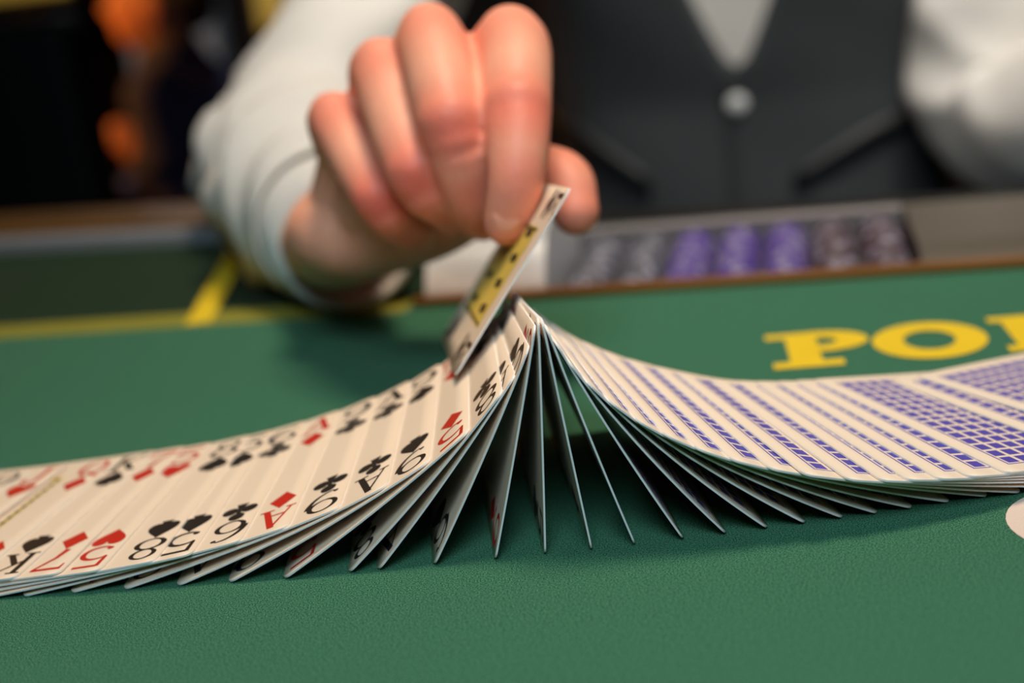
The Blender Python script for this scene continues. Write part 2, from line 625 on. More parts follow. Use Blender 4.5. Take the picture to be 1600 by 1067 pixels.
# the round white spot at the players' side
sx, sy = 134.5, 305.0
spot = newobj('bet_spot', [W(sx + p[0], sy + p[1], PR) for p in disc2(0, 0, 19.5, 40)[0]], [tuple(range(40))], M['spot'], table)
spot['label'] = 'round pale spot printed on the felt'
vs2, fs2 = ring(0, 0, 11.5, 11.5, 9.5, 9.5)
newobj('spot_ring', [W(sx + p[0], sy + p[1], PR * 2) for p in vs2], fs2, M['chip_grey'], spot)

# ------------------------------------------------------------------ chip tray and chips
tray = empty('chip_tray', T(150, 60, 0), 'brushed steel chip tray let into the felt before the dealer', 'tray')
newobj('front_trim', *tbox(TR0 - 1, TR1 + 150, -5, 3, 0, 4, 1.2), M['brass'], tray)['label'] = 'brown brass trim along the front of the tray'


def end_plate(s0, s1, label, m, hk):
    """extruded cheek: a rounded slope facing the players, then a flat top"""
    prof = [(3.5, -10), (3.5, 1), (5, 4)] + [(5 + 17 * k / 6, 4 + 15 * k / 6 + 2.5 * math.sin(math.pi * k / 6)) for k in range(1, 7)] + [(26, 20.5), (32, 21), (TRD - 2, 15), (TRD, 12), (TRD, -10)]
    prof = [(t_, z_ * hk if z_ > 0 else z_) for t_, z_ in prof]
    n_ = len(prof)
    vs_ = [T(s0, t_, z_) for t_, z_ in prof] + [T(s1, t_, z_) for t_, z_ in prof]
    fs_ = [(i, (i + 1) % n_, (i + 1) % n_ + n_, i + n_) for i in range(n_)] + [tuple(range(n_ - 1, -1, -1)), tuple(range(n_, 2 * n_))]
    newobj('end_plate', vs_, fs_, m, tray)['label'] = label


end_plate(TR0 + 3, 58, 'steel end plate at the left of the tray, whitened for the lamp reflection', M['steel'], 1.25)
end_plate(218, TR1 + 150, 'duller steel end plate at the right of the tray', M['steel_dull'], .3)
newobj('rear_lip', *tbox(58, 218, TRD - 10, TRD, -10, 5, 2.0, 3), M['steel_lip'], tray)
NTR, TSP, CR = 7, 22.4, 10.5
for i in range(NTR):
    cs = 71.5 + i * TSP
    V, F = [], []
    for j, t_ in enumerate((4, TRD - 10)):
        for k in range(13):
            a = math.pi * k / 12
            V.append(T(cs - 10.9 * math.cos(a), t_, -9 - 10.9 * math.sin(a)))
    for k in range(12):
        F.append((k, k + 1, 13 + k + 1, 13 + k))
    newobj('trough', V, F, M['tray'], tray, True)
    if i < NTR - 1:
        newobj('divider', *tbox(cs + 10.9, cs + 11.5, 4, TRD - 10, -16, -7), M['steel_dull'], tray)


def chip_mesh(name, m, r=19.4, th=3.3):
    """chip with six pale edge inserts, axis along local y"""
    V, F, FM = [], [], []
    n = 36
    prof = [(r - 3, 0.25), (r - 2.6, 0), (r - .5, 0), (r, .5), (r, th - .5), (r - .5, th), (r - 2.6, th), (r - 3, th - .25)]
    for (rr, y) in prof:
        for k in range(n):
            a = 2 * math.pi * k / n
            V.append((rr * math.cos(a) / 1000, y / 1000, rr * math.sin(a) / 1000))
    for i in range(len(prof) - 1):
        for k in range(n):
            k2 = (k + 1) % n
            F.append((i * n + k, i * n + k2, (i + 1) * n + k2, (i + 1) * n + k))
            FM.append(1 if (k % 12) < 2 and 1 <= i <= 5 else 0)
    F.append(tuple(range(n - 1, -1, -1)))
    F.append(tuple((len(prof) - 1) * n + k for k in range(n)))
    FM += [0, 0]
    me = bpy.data.meshes.new(name)
    me.from_pydata(V, [], F)
    me.materials.append(m)
    me.materials.append(M['chip_spot'])
    me.polygons.foreach_set('material_index', np.array(FM, dtype=np.int32))
    return me


CH = {'grey': chip_mesh('grey_chip', M['chip_grey'], CR), 'violet': chip_mesh('violet_chip', M['chip_violet'], CR), 'plum': chip_mesh('plum_chip', M['chip_plum'], CR)}
ROWS = [('grey', 'leftmost trough'), ('grey', 'second trough from the left'), ('violet', 'third trough from the left'), ('violet', 'middle trough'),
        ('violet', 'third trough from the right'), ('plum', 'second trough from the right'), ('plum', 'rightmost trough')]
yaw = math.atan2(E_T[1], E_T[0])
UNITS = ['first', 'second', 'third', 'fourth', 'fifth', 'sixth', 'seventh', 'eighth', 'ninth']
NTH = UNITS + ['tenth', 'eleventh', 'twelfth', 'thirteenth', 'fourteenth', 'fifteenth', 'sixteenth', 'seventeenth', 'eighteenth', 'nineteenth', 'twentieth'] + ['twenty-' + u for u in UNITS]
for i, (cname, place) in enumerate(ROWS):
    for j in range(28):
        o = bpy.data.objects.new('poker_chip', CH[cname])
        COL.objects.link(o)
        o.location = T(71.5 + i * TSP, 7 + j * 3.55, -9.2)
        o.rotation_euler = (0, random.uniform(0, 6.28), yaw)
        tag(o, '%s chip, %s back from the brass trim in the %s' % (cname, NTH[j], place), 'chip', '%s chips in the %s' % (cname, place))

# ------------------------------------------------------------------ playing cards
CW, CL, CT = 63.0, 88.0, 0.48
INK = {'S': 'ink_black', 'C': 'ink_black', 'H': 'ink_red', 'D': 'ink_red'}
SUIT = {'S': 'spades', 'C': 'clubs', 'H': 'hearts', 'D': 'diamonds'}
RANK = {'K': 'king', 'Q': 'queen', 'J': 'jack', 'A': 'ace', '2': 'two', '3': 'three', '4': 'four', '5': 'five', '6': 'six', '7': 'seven', '8': 'eight',
        '9': 'nine'}
tk, tn = 1.35, 0.5                               # thick and thin strokes of the index figures (10.5 tall, 7.6 wide)


def arcpts(cx, cy, ax, ay, a0, a1, n=14):
    return [(cx + ax * math.cos(math.radians(a0 + (a1 - a0) * i / n)), cy + ay * math.sin(math.radians(a0 + (a1 - a0) * i / n))) for i in range(n + 1)]


def wv(n, a, b, c):
    return [(a + (b - a) * (i / n) * 2 if i < n / 2 else b + (c - b) * ((i / n) * 2 - 1)) for i in range(n + 1)]


GL = {
    '5': [stroke([(-2.6, 10.1), (2.9, 10.1)], 1.0), stroke([(-2.6, 10.4), (-2.9, 5.4)], [1.1, .8]),
          stroke(arcpts(-.3, 3.5, 3.3, 3.1, 145, -125, 20), wv(20, .5, tk, .6)), disc2(-2.3, 1.4, .75)],
    '6': [ring(0, 3.2, 3.5, 3.2, 2.3, 2.6), stroke(arcpts(1.6, 3.4, 5.1, 6.9, 180, 88, 14), wv(14, tk, 1.0, .5)), disc2(2.2, 9.6, .6)],
    '7': [rect(-3.4, 9.3, 3.4, 10.4), stroke([(-3.1, 10.4), (-3.4, 7.6)], [.9, .4]), stroke([(3.1, 9.6), (.2, 4.4), (-.8, 0)], [.7, 1.0, 1.5])],
    '8': [ring(0, 2.9, 3.6, 2.9, 2.3, 2.3), ring(0, 7.9, 3.0, 2.6, 1.9, 2.05)],
    '9': [ring(0, 7.3, 3.5, 3.2, 2.3, 2.6), stroke(arcpts(-1.6, 7.1, 5.1, 6.9, 0, -92, 14), wv(14, tk, 1.0, .5)), disc2(-2.2, .9, .6)],
    'A': [stroke([(-2.9, .4), (0, 10.5)], .55), stroke([(2.6, .4), (-.1, 10.5)], 1.5), rect(-1.9, 3.2, 1.7, 3.8), rect(-4, 0, -1.7, .6), rect(.9, 0, 4.1, .6)],
    'K': [rect(-3.1, 0, -1.7, 10.5), rect(-4, 0, -.8, .6), rect(-4, 9.9, -.8, 10.5), stroke([(-1.9, 4.2), (2.7, 10.1)], .6), stroke([(-.7, 5.9), (2.8, .4)], 1.4),
          rect(1.4, 9.9, 3.9, 10.5), rect(1.2, 0, 4.1, .6)],
    'Q': [ring(0, 5.4, 3.7, 5.1, 2.3, 4.5), stroke([(-.4, 2.6), (3.6, -.6)], 1.1)],
    'J': [rect(.3, 2.2, 1.7, 10.5), rect(-1.2, 9.9, 3.2, 10.5), stroke(arcpts(-.9, 2.4, 2.0, 2.2, 0, -180, 12), wv(12, 1.3, .9, .6)), disc2(-2.7, 2.7, .8)],
}
bez = lambda p0, p1, p2, p3, n=8: [tuple((1 - t) ** 3 * np.array(p0) + 3 * (1 - t) ** 2 * t * np.array(p1) + 3 * (1 - t) * t * t * np.array(p2) + t ** 3 * np.array(p3)) for t in [i / n for i in range(n)]]


def heart(s):
    r = bez((0, -4.2), (1.2, -2.2), (4.0, -.4), (4.0, 1.9)) + bez((4.0, 1.9), (4.0, 4.6), (.6, 4.9), (0, 2.4))
    l = [(-x, y) for x, y in reversed(r[1:])]
    return [(x * s, y * s) for x, y in r + [(0, 2.4)] + l]


PIP = {
    'H': [poly(heart(1.0))],
    'S': [poly([(x, -y + .6) for x, y in heart(.95)]), poly([(-.3, -1.2), (-1.6, -4.4), (1.6, -4.4), (.3, -1.2)])],
    'D': [poly([(0, -4.5), (3.3, 0), (0, 4.5), (-3.3, 0)])],
    'C': [disc2(0, 2.5, 1.95), disc2(-2.35, -1.0, 1.95), disc2(2.35, -1.0, 1.95), disc2(0, 0, .7), poly([(-.3, -.6), (-1.5, -4.4), (1.5, -4.4), (.3, -.6)])],
}


class Card:
    """a card standing or lying on one long edge: pivot P (mm), lean th, turn az; lift raises the far end of the upper edge, bow bellies it"""

    def __init__(self, P, th, az, lift=0.0, bow=0.0, H=None):
        self.P, self.th, self.az, self.lift, self.bow = np.array(P, float), th, az, lift, bow
        if H is None:
            self.d = np.array((math.sin(az), math.cos(az), 0))
            e = np.array((math.cos(az), -math.sin(az), 0))
            self.w = e * math.cos(th) + np.array((0, 0, 1.)) * math.sin(th)
        else:
            self.w, self.d = H
        self.n = np.cross(self.w, self.d)          # face side
        self.n /= np.linalg.norm(self.n)

    def at(self, u, v, off=0.0):
        p = self.P + self.w * u + self.d * v + self.n * (off + self.bow * 4 * (u / CW) * (1 - u / CW))
        k = (u / CW) * (v / CL)
        return p + np.array((0, 0, 1.)) * self.lift * k


def card_grid(r=2.6, nu=12):
    """rows of (u, v) across the card, narrowed at the rounded corners"""
    vr = [r * (1 - math.cos(math.radians(a))) for a in (0, 18, 36, 54, 72, 90)]
    vr = vr + [r + (CL - 2 * r) * k / 5 for k in range(1, 5)] + [CL - x for x in reversed(vr)]
    rows = []
    for v in vr:
        e = min(v, CL - v)
        u0 = 0.0 if e >= r else r - math.sqrt(max(0, r * r - (r - e) ** 2))
        rows.append([(u0 + (CW - 2 * u0) * k / nu, v) for k in range(nu + 1)])
    return rows


ROWS_UV = card_grid()


def glyph_to_card(shape, cu, cv, flip, scale, card, off):
    sg = -1 if flip else 1
    gx, gy = scale
    vs, F = [], []
    for k, (V, f) in enumerate(shape):
        o = len(vs)
        vs += [W(*card.at(cu + sg * p[0] * gx, cv + sg * p[1] * gy, off + k * 0.006)) for p in V]
        F += [tuple(i + o for i in ff) for ff in f]
    return vs, F


def build_card(card, rank, suit, label, group, indices=True, picture=False):
    root_loc = Vector(W(*card.at(0, 0)))
    nr, nc = len(ROWS_UV), len(ROWS_UV[0])
    flat = [q for row in ROWS_UV for q in row]
    nn = len(flat)
    V = [card.at(u, v, CT / 2) for u, v in flat] + [card.at(u, v, -CT / 2) for u, v in flat]
    me = bpy.data.meshes.new('playing_card')
    F, FM = [], []
    for i in range(nr - 1):
        for k in range(nc - 1):
            a = i * nc + k
            F.append((a, a + 1, a + nc + 1, a + nc))
            FM.append(0)
            F.append((nn + a + nc, nn + a + nc + 1, nn + a + 1, nn + a))
            FM.append(1)
    loop = list(range(nc)) + [i * nc + nc - 1 for i in range(1, nr)] + [(nr - 1) * nc + k for k in range(nc - 2, -1, -1)] + [i * nc for i in range(nr - 2, 0, -1)]
    for k in range(len(loop)):
        a, b = loop[k], loop[(k + 1) % len(loop)]
        F.append((b, a, nn + a, nn + b))
        FM.append(2)
    me.from_pydata([tuple(Vector(W(*v)) - root_loc) for v in V], [], F)
    uvl = me.uv_layers.new(name='UVMap')
    for lp in me.loops:
        u, v = flat[lp.vertex_index % nn]
        uvl.data[lp.index].uv = (u / CW, v / CL)
    for m in (M['card'], M['back'], M['edge']):
        me.materials.append(m)
    me.polygons.foreach_set('material_index', np.array(FM, dtype=np.int32))
    me.polygons.foreach_set('use_smooth', np.array([f < 2 for f in FM], dtype=bool))
    o = bpy.data.objects.new('playing_card', me)
    o.location = root_loc
    COL.objects.link(o)
    tag(o, label, 'playing card', group)
    off = CT / 2 + 0.05

    def part(name, vs, fs, m):
        me2 = bpy.data.meshes.new(name)
        me2.from_pydata([tuple(Vector(v) - root_loc) for v in vs], [], fs)
        me2.materials.append(m)
        c = bpy.data.objects.new(name, me2)
        COL.objects.link(c)
        c.parent = o
        return c

    if indices:
        ink = M[INK[suit]]
        for cu in (6.0, CW - 6.0):
            for flip, rb, pv in ((True, 15.4, 21.2), (False, CL - 15.4, CL - 21.2)):
                part('rank', *glyph_to_card(GL[rank], cu, rb, flip, (1.3, 1.2), card, off), ink)
                part('pip', *glyph_to_card([(v, f) for v, f in PIP[suit]], cu, pv, flip, (1.22, 1.22), card, off), ink)
    if picture:
        x0, y0, x1, y1 = 14.0, 13.5, CW - 14.0, CL - 13.5
        b = 2.0
        fr = [rect(x0, y0, x1, y0 + b), rect(x0, y1 - b, x1, y1), rect(x0, y0 + b, x0 + b, y1 - b), rect(x1 - b, y0 + b, x1, y1 - b)]
        if picture == 'full':
            fr = [rect(x0, y0, x1, y1)]
        part('picture_frame', *glyph_to_card(fr, 0, 0, False, (1, 1), card, off), M['ink_gold'])
        marks = []
        for k in range(15):
            yy = y0 + 3 + k * (y1 - y0 - 6) / 14
            for xx in (x0 + b / 2, x1 - b / 2):
                marks.append(poly([(xx, yy - 1.9), (xx + .75, yy), (xx, yy + 1.9), (xx - .75, yy)]))
        if picture == 'full':
            for k in range(4):
                xx = x0 + 5 + k * 9
                marks.append(poly([(xx, y0 + 6), (xx + 2.4, y0 + 9), (xx + 1, y0 + 20), (xx - 1.4, y0 + 16)]))
                marks.append(poly([(xx + 1, y1 - 24), (xx + 2.4, y1 - 15), (xx, y1 - 7), (xx - 1.6, y1 - 12)]))
        part('picture_marks', *glyph_to_card(marks, 0, 0, False, (1, 1), card, off * 1.2), M['ink_black'])['kind'] = 'stuff'
    return o


# pivot x, y, lean (deg), turn (deg), lift (mm), bow (mm) - from the far left to the far right of the spread
SPREAD = [
    (-246.1, 360.3, 3.8, 17.3, 0.6, -0.00, '9', 'C'),
    (-232.4, 357.5, 4.0, 15.9, 0.9, -0.00, 'J', 'H'),
    (-212.7, 354.6, 4.3, 14.5, 1.2, -0.00, 'Q', 'D'),
    (-199.7, 351.8, 4.9, 13.1, 1.2, -0.00, 'K', 'S'),
    (-187.6, 348.3, 5.4, 11.7, 1.4, -0.00, '7', 'D'),
    (-176.3, 344.6, 5.8, 10.2, 1.7, -0.01, '5', 'H'),
    (-161.2, 341.2, 7.0, 8.5, 1.7, -0.02, '8', 'S'),
    (-151.4, 338.7, 7.9, 7.0, 1.6, -0.08, '5', 'S'),
    (-138.2, 337.3, 9.6, 5.4, 1.3, -0.19, '6', 'C'),
    (-124.8, 335.7, 11.9, 4.2, 1.1, -0.34, 'A', 'D'),
    (-110.1, 333.6, 15.4, 3.0, 0.7, -0.50, '9', 'C'),
    (-95.5, 331.6, 19.9, 1.9, 0.0, -0.63, 'A', 'C'),
    (-81.4, 329.5, 25.4, 0.8, -1.0, -0.76, '9', 'S'),
    (-66.6, 327.5, 32.8, 0.0, -2.3, -0.93, '5', 'D'),
    (-49.4, 326.2, 43.8, -1.2, -4.5, -0.95, '8', 'C'),
    (-41.7, 325.6, 48.8, -2.5, -7.3, -0.78, 'A', 'S'),
    (-27.1, 324.4, 60.3, -2.9, -10.4, -0.57, '6', 'S'),
    (-11.2, 323.0, 74.0, -2.6, -13.5, -0.23, '9', 'D'),
    (1.7, 322.4, 85.1, -2.9, -15.1, -0.08, '5', 'C'),
    (13.7, 321.4, 95.3, -3.2, -15.8, 0.08, '7', 'S'),
    (24.9, 321.3, 104.9, -3.3, -15.0, 0.34, '9', 'H'),
    (37.4, 321.1, 115.3, -3.4, -12.4, 0.70, '8', 'D'),
    (48.5, 321.2, 124.4, -3.9, -8.6, 1.22, 'K', 'H'),
    (59.3, 321.5, 132.5, -5.0, -5.4, 1.41, '6', 'D'),
    (69.2, 321.8, 139.2, -6.2, -2.7, 1.34, 'J', 'S'),
    (79.0, 322.3, 145.2, -7.6, -0.6, 1.18, '7', 'H'),
    (88.0, 322.5, 149.8, -8.9, 0.9, 1.04, 'J', 'C'),
    (97.2, 323.2, 154.1, -10.0, 1.8, 0.93, '8', 'H'),
    (107.2, 324.1, 158.1, -10.9, 2.3, 0.80, '7', 'C'),
    (117.4, 324.8, 161.4, -11.8, 2.4, 0.68, '6', 'H'),
    (125.9, 324.7, 163.4, -12.8, 2.2, 0.65, '9', 'S'),
    (137.1, 325.4, 166.0, -13.2, 1.6, 0.60, 'J', 'D'),
    (145.9, 326.5, 167.6, -13.4, 1.2, 0.52, 'Q', 'S'),
    (152.6, 327.9, 168.6, -13.8, 1.0, 0.44, 'Q', 'C'),
    (160.6, 329.9, 169.8, -14.6, 1.1, 0.35, 'Q', 'H'),
    (168.5, 333.1, 170.8, -16.2, 1.4, 0.26, '5', 'C'),
    (177.9, 338.4, 172.0, -19.0, 1.9, 0.16, 'A', 'H'),
    (206.4, 346.3, 175.3, -22.9, 1.8, 0.07, 'K', 'D'),
    (218.9, 355.0, 175.6, -27.0, 1.6, -0.01, 'K', 'C'),
]
CARDS = []
G_L, G_R = 'face-up cards of the turning spread', 'face-down cards of the turning spread'
NAMES = [RANK[r] + ' of ' + SUIT[s] for *_, r, s in SPREAD]
CREST = 18
ORD = ['', 'first', 'second', 'third', 'fourth', 'fifth', 'sixth', 'seventh', 'eighth', 'ninth', 'tenth', 'eleventh', 'twelfth', 'thirteenth',
       'fourteenth', 'fifteenth', 'sixteenth', 'seventeenth', 'eighteenth', 'nineteenth', 'twentieth', 'twenty-first']
for i, (x, y, th, az, lift, bow, rk, st) in enumerate(SPREAD):
    c = Card((x, y, .3), math.radians(th), math.radians(az), lift, bow)
    CARDS.append(c)
    if i < 15:
        if i == 0:
            lab = 'face-up %s lying at the far left end of the spread' % NAMES[i]
        else:
            lab = 'face-up %s in the spread, on the right of the %s' % (NAMES[i], NAMES[i - 1])
        g = G_L
    elif i < CREST:
        lab = 'steeply leaning %s, %s card left of the upright one' % (NAMES[i], ORD[CREST - i])
        g = G_L
    elif i == CREST:
        lab = 'card standing upright at the crest of the turning spread'
        g = G_L
    else:
        k = i - CREST
        kind_ = 'steep' if k < 8 else ('slanting' if k < 14 else 'nearly flat')
        lab = '%s card with violet patterned back, %s to the right of the upright card' % (kind_, ORD[k])
        g = G_R
    build_card(c, rk, st, lab, g, indices=i < 28, picture=('frame' if rk in 'KQJ' and i < CREST else False))

# the card held by the dealer, riding on the crest
held = Card(np.array((-17.39, 377.74, 33.70)), 0, 0, 0, 0, (np.array((0.6252, 0.1562, 0.7647)), np.array((-0.0761, 0.9873, -0.1394))))
build_card(held, 'K', 'C', 'king of clubs with gold picture, held on edge by the dealer over the crest', None, picture='full')

# ------------------------------------------------------------------ the dealer
DY = 13.0                                         # the dealer faces along the table's own normal
FX, FY = np.array((E_T[0], E_T[1], 0)), np.array((N_T[0], N_T[1], 0))
DC = np.array((238.0, 1257.0, 0.0))               # middle of the dealer's trunk


def D(x, y, z):
    """dealer frame (x to the picture's right, y away from the table, z over the felt) -> mm"""
    return DC + FX * x + FY * y + np.array((0, 0, z))


dealer = empty('person', W(DC[0], DC[1], -TZ * 1000),
               'dealer in charcoal vest and white shirt leaning over the table to turn the cards', 'person')

# right hand: joints in mm on the table
WR = (-60, 538, 50)
FING = {
    'index': ([(-2, 505, 94), (12, 479, 117), (11, 446, 99), (8, 431, 81), (3, 430, 66)], [12.5, 12.8, 11.2, 9.4, 7.8]),
    'middle': ([(-18, 510, 98), (-15, 483, 121.5), (-11, 447, 97), (-8, 448, 75), (-5, 460, 63)], [12.5, 12.2, 11.0, 9.6, 8.6]),
    'ring': ([(-37, 515, 94), (-34, 492, 112.5), (-25, 453, 82), (-17, 466, 68), (-13, 481, 60)], [11.5, 11.2, 10.0, 9.0, 8.2]),
    'pinky': ([(-54, 522, 78), (-54, 502, 96.5), (-40, 468, 72.5), (-34, 480, 60), (-29, 492, 54)], [10.2, 9.8, 8.6, 7.8, 7.2]),
}
lofts = []
for nm, (jt, rad) in FING.items():
    p_, r_ = smooth_path(jt, rad, 7)
    lofts.append(tube(p_, r_, 18))
    # swellings at the two knuckles, on the back of the finger
    lofts.append(ellipsoid(np.array(jt[1]) + np.array((0, -1.5, 1.6)), (rad[1] * .92, rad[1] * .95, rad[1] * .95)))
    lofts.append(ellipsoid(np.array(jt[2]) + np.array((0, -1.0, .8)), (rad[2] * 1.03, rad[2] * .98, rad[2] * 1.0)))
    # metacarpal to the wrist
    lofts.append(tube([WR, tuple((np.array(WR) * .45 + np.array(jt[0]) * .55)), jt[0]], [15, 14, rad[0] + 1], 16))
lofts.append(tube([(-50, 528, 58), (-24, 512, 90), (-18, 506, 102)], [(20, 16), (24, 15), (24, 12)], 18, up=(0, -.6, .8)))
lofts.append(tube([(-52, 530, 54), (-40, 505, 72), (-44, 500, 84)], [15, 14, 11], 16))          # heel of the hand, little-finger side
TH = [(-52, 530, 46), (-22, 508, 56), (6, 490, 70), (24, 474, 70), (27, 464, 60)]
p_, r_ = smooth_path(TH, [16, 15.5, 11.5, 10.2, 8.6], 8)
lofts.append(tube(p_, r_, 18))
lofts.append(tube([(-40, 525, 56), (-10, 500, 78), (6, 492, 92)], [13, 11, 8], 14))             # web between thumb and index
p_, r_ = smooth_path([(-56, 534, 49), WR, (-63, 560, 42), (-76, 610, 34), (-112, 790, 42)], [(24, 19), (24, 19), (23, 19), (24, 22), (36, 34)], 6)
lofts.append(tube(p_, r_, 22))
hv, hf = blend(lofts, 1.25, 14)
joints = [(np.array(jt[k]) + np.array((0, -7, -1)), s) for jt, _ in FING.values() for k, s in ((1, .75), (2, 1.0), (3, .55), (4, .5))] + [(np.array(TH[3]), .7), (np.array(TH[4]), .7)]
fl = np.zeros(len(hv))
for c_, s_ in joints:
    fl = np.maximum(fl, s_ * np.exp(-((hv - c_) ** 2).sum(1) / (2 * 10.0 ** 2)))

# trunk, neck, head and the other arm (mostly under cloth or out of the picture)
SHR, SHL = np.array((14.0, 1080.0, 268.0)), np.array((424.0, 1215.0, 295.0))
ELR, ELL = np.array((-112.0, 815.0, 42.0)), np.array((414.0, 1095.0, -26.0))
HL = np.array((505.0, 880.0, 30.0))
core = [
    tube([D(0, 20, -300), D(0, 10, -120), D(0, 0, 60), D(0, -30, 220), D(0, -50, 330)], [(150, 105), (140, 100), (150, 105), (165, 108), (110, 80)], 28, up=FY),
    tube([D(0, -50, 320), D(0, -75, 420)], [(60, 58), (56, 56)], 20),
    ellipsoid(D(0, -95, 520), (76, 92, 112)), ellipsoid(D(0, -125, 465), (56, 62, 58)),
    ellipsoid(D(0, -190, 505), (14, 16, 24)), ellipsoid(D(-78, -88, 508), (9, 18, 30)), ellipsoid(D(78, -88, 508), (9, 18, 30)),
    tube([D(-60, -50, 300), SHR, SHR * .55 + ELR * .45, ELR, (-110, 720, 45)], [52, 52, 44, 38, 35], 18),
    tube([D(60, -50, 300), SHL, SHL * .5 + ELL * .5, ELL, ELL * .5 + HL * .5, HL], [52, 52, 44, 40, 36, 26], 18),
    tube([HL, HL + np.array((14, -60, 4)), HL + np.array((18, -95, 0))], [(28, 16), (40, 14), (36, 11)], 16),
] + [tube([HL + np.array((18 + k, -95, 0)), HL + np.array((20 + k * 1.15, -130, 2)), HL + np.array((20 + k * 1.2, -160 + abs(k + 4) * .5, -8))], [10, 9, 8], 12)
     for k in (-30, -10, 10, 29)] + [tube([HL + np.array((-20, -30, 0)), HL + np.array((-44, -70, -6)), HL + np.array((-52, -96, -10))], [13, 11, 9], 12)] + [
    tube([D(sx_ * 75, 25, -280), D(sx_ * 85, 15, -520), D(sx_ * 85, 35, -860), D(sx_ * 88, 20, -900)], [95, 68, 44, 42], 18) for sx_ in (-1, 1)]
bv, bf = blend(core, 7.0, 4)
V, F = merge([(hv, hf), (bv, bf)])
me = bpy.data.meshes.new('body')
me.from_pydata(mm(V), [], F)
at = me.attributes.new('flush', 'FLOAT', 'POINT')
at.data.foreach_set('value', np.concatenate([fl, np.full(len(bv), .15)]).astype(np.float32))
link('body', me, M['skin'], dealer, True)
for nm in ('index', 'middle', 'ring', 'pinky'):
    jt, rad = FING[nm]
    a, b = np.array(jt[3], float), np.array(jt[4], float)
    ax = (b - a) / np.linalg.norm(b - a)
    out_ = np.array((-.05, -1.0, .25))
    out_ -= ax * (out_ @ ax)
    out_ /= np.linalg.norm(out_)
    side = np.cross(ax, out_)
    rot = Matrix((side, ax, out_)).transposed()
    vs, fs = ellipsoid(b + out_ * (rad[4] * .82) - ax * 2.0, (rad[4] * .6, rad[4] * .62, 1.5), rot, 14, 8)
    newobj('fingernail', mm(vs), fs, M['nail'], dealer, True)
for sx_ in (-1, 1):
    vs, fs = ellipsoid(D(sx_ * 31, -178, 528), (12, 10, 10))
    ey = newobj('eye', mm(vs), fs, M['eye'], dealer, True)
    vs, fs = ellipsoid(D(sx_ * 31, -187, 526), (5, 2.5, 5))
    newobj('iris', mm(vs), fs, M['iris'], ey, True)
vs, fs = ellipsoid(D(0, -186, 458), (24, 8, 6))
newobj('mouth', mm(vs), fs, mat('lips', (180, 96, 84), .5), dealer, True)
vs, fs = blend([ellipsoid(D(0, -80, 556), (84, 98, 90)), ellipsoid(D(0, -40, 510), (80, 70, 80))], 6.0, 3)
newobj('hair', mm(vs), fs, M['hair'], dealer, True)


def cloth_tube(name, pts, rad, m, folds, parent, seg=56, n=14, up=(0, 0, 1), amp=3.0, caps=False, thick=1.4, label=None):
    """sleeve: a loft whose surface is pushed in and out by crossing folds"""
    P, R = smooth_path(pts, rad, n)
    vs, fs = tube(P, R, seg, False, up)
    if not caps:
        fs = fs[:-2]
    vs = np.array(vs)
    nP = len(P)
    for i in range(nP):
        c_ = P[i]
        for k in range(seg):
            th = 2 * math.pi * k / seg
            s_ = i / (nP - 1)
            a_ = 0
            for (f1, f2, ph, am, s0, s1) in folds:
                if s0 <= s_ <= s1:
                    win = math.sin(math.pi * (s_ - s0) / (s1 - s0))
                    a_ += am * win * (1 - abs(math.sin(f1 * s_ * math.pi + f2 * th + ph + .6 * math.sin(2 * th + ph)))) * (.6 + .4 * math.sin(th + ph * 2))
            d_ = vs[i * seg + k] - c_
            L_ = np.linalg.norm(d_)
            vs[i * seg + k] += d_ / L_ * (a_ - amp * .3)
    o_ = newobj(name, mm(vs), fs, m, parent, True)
    sd = o_.modifiers.new('thickness', 'SOLIDIFY')
    sd.thickness = thick / 1000
    sd.offset = -1
    if label:
        o_['label'] = label
    return o_


# shirt trunk with a neckline, then the sleeves
def trunk(h):
    """half width, half depth and centre of the cloth trunk at height h"""
    hs = [-320, -120, 0, 80, 200, 290, 335, 362]
    a_ = np.interp(h, hs, [172, 166, 166, 170, 182, 174, 120, 70])
    b_ = np.interp(h, hs, [118, 112, 110, 114, 118, 104, 82, 66])
    cy_ = np.interp(h, [-320, 0, 200, 362], [18, 0, -30, -58])
    return a_, b_, cy_


def trunk_pt(h, phi, off=0.0):
    """phi 0 = breast bone, positive towards the picture's right"""
    a_, b_, cy_ = trunk(h)
    e_ = 2 / 2.4
    sp_, cp_ = math.sin(phi), math.cos(phi)
    x = (a_ + off) * math.copysign(abs(sp_) ** e_, sp_)
    y = cy_ - (b_ + off) * math.copysign(abs(cp_) ** e_, cp_)
    return D(x, y, h)


def trunk_sheet(name, hs, rng, off, m, parent, nphi=28, thick=2.0, wr=0.0, label=None):
    vs, fs = [], []
    for h in hs:
        lo, hi = rng(h)
        for k in range(nphi + 1):
            ph = lo + (hi - lo) * k / nphi
            o_ = off + wr * (math.sin(h * .05 + 5 * ph) + math.sin(h * .021 - 9 * ph + 1))
            vs.append(trunk_pt(h, ph, o_))
    for i in range(len(hs) - 1):
        for k in range(nphi):
            a0 = i * (nphi + 1) + k
            fs.append((a0, a0 + 1, a0 + nphi + 2, a0 + nphi + 1))
    o_ = newobj(name, mm(vs), fs, m, parent, True)
    sd = o_.modifiers.new('thickness', 'SOLIDIFY')
    sd.thickness = thick / 1000
    sd.offset = 1
    if label:
        o_['label'] = label
    return o_


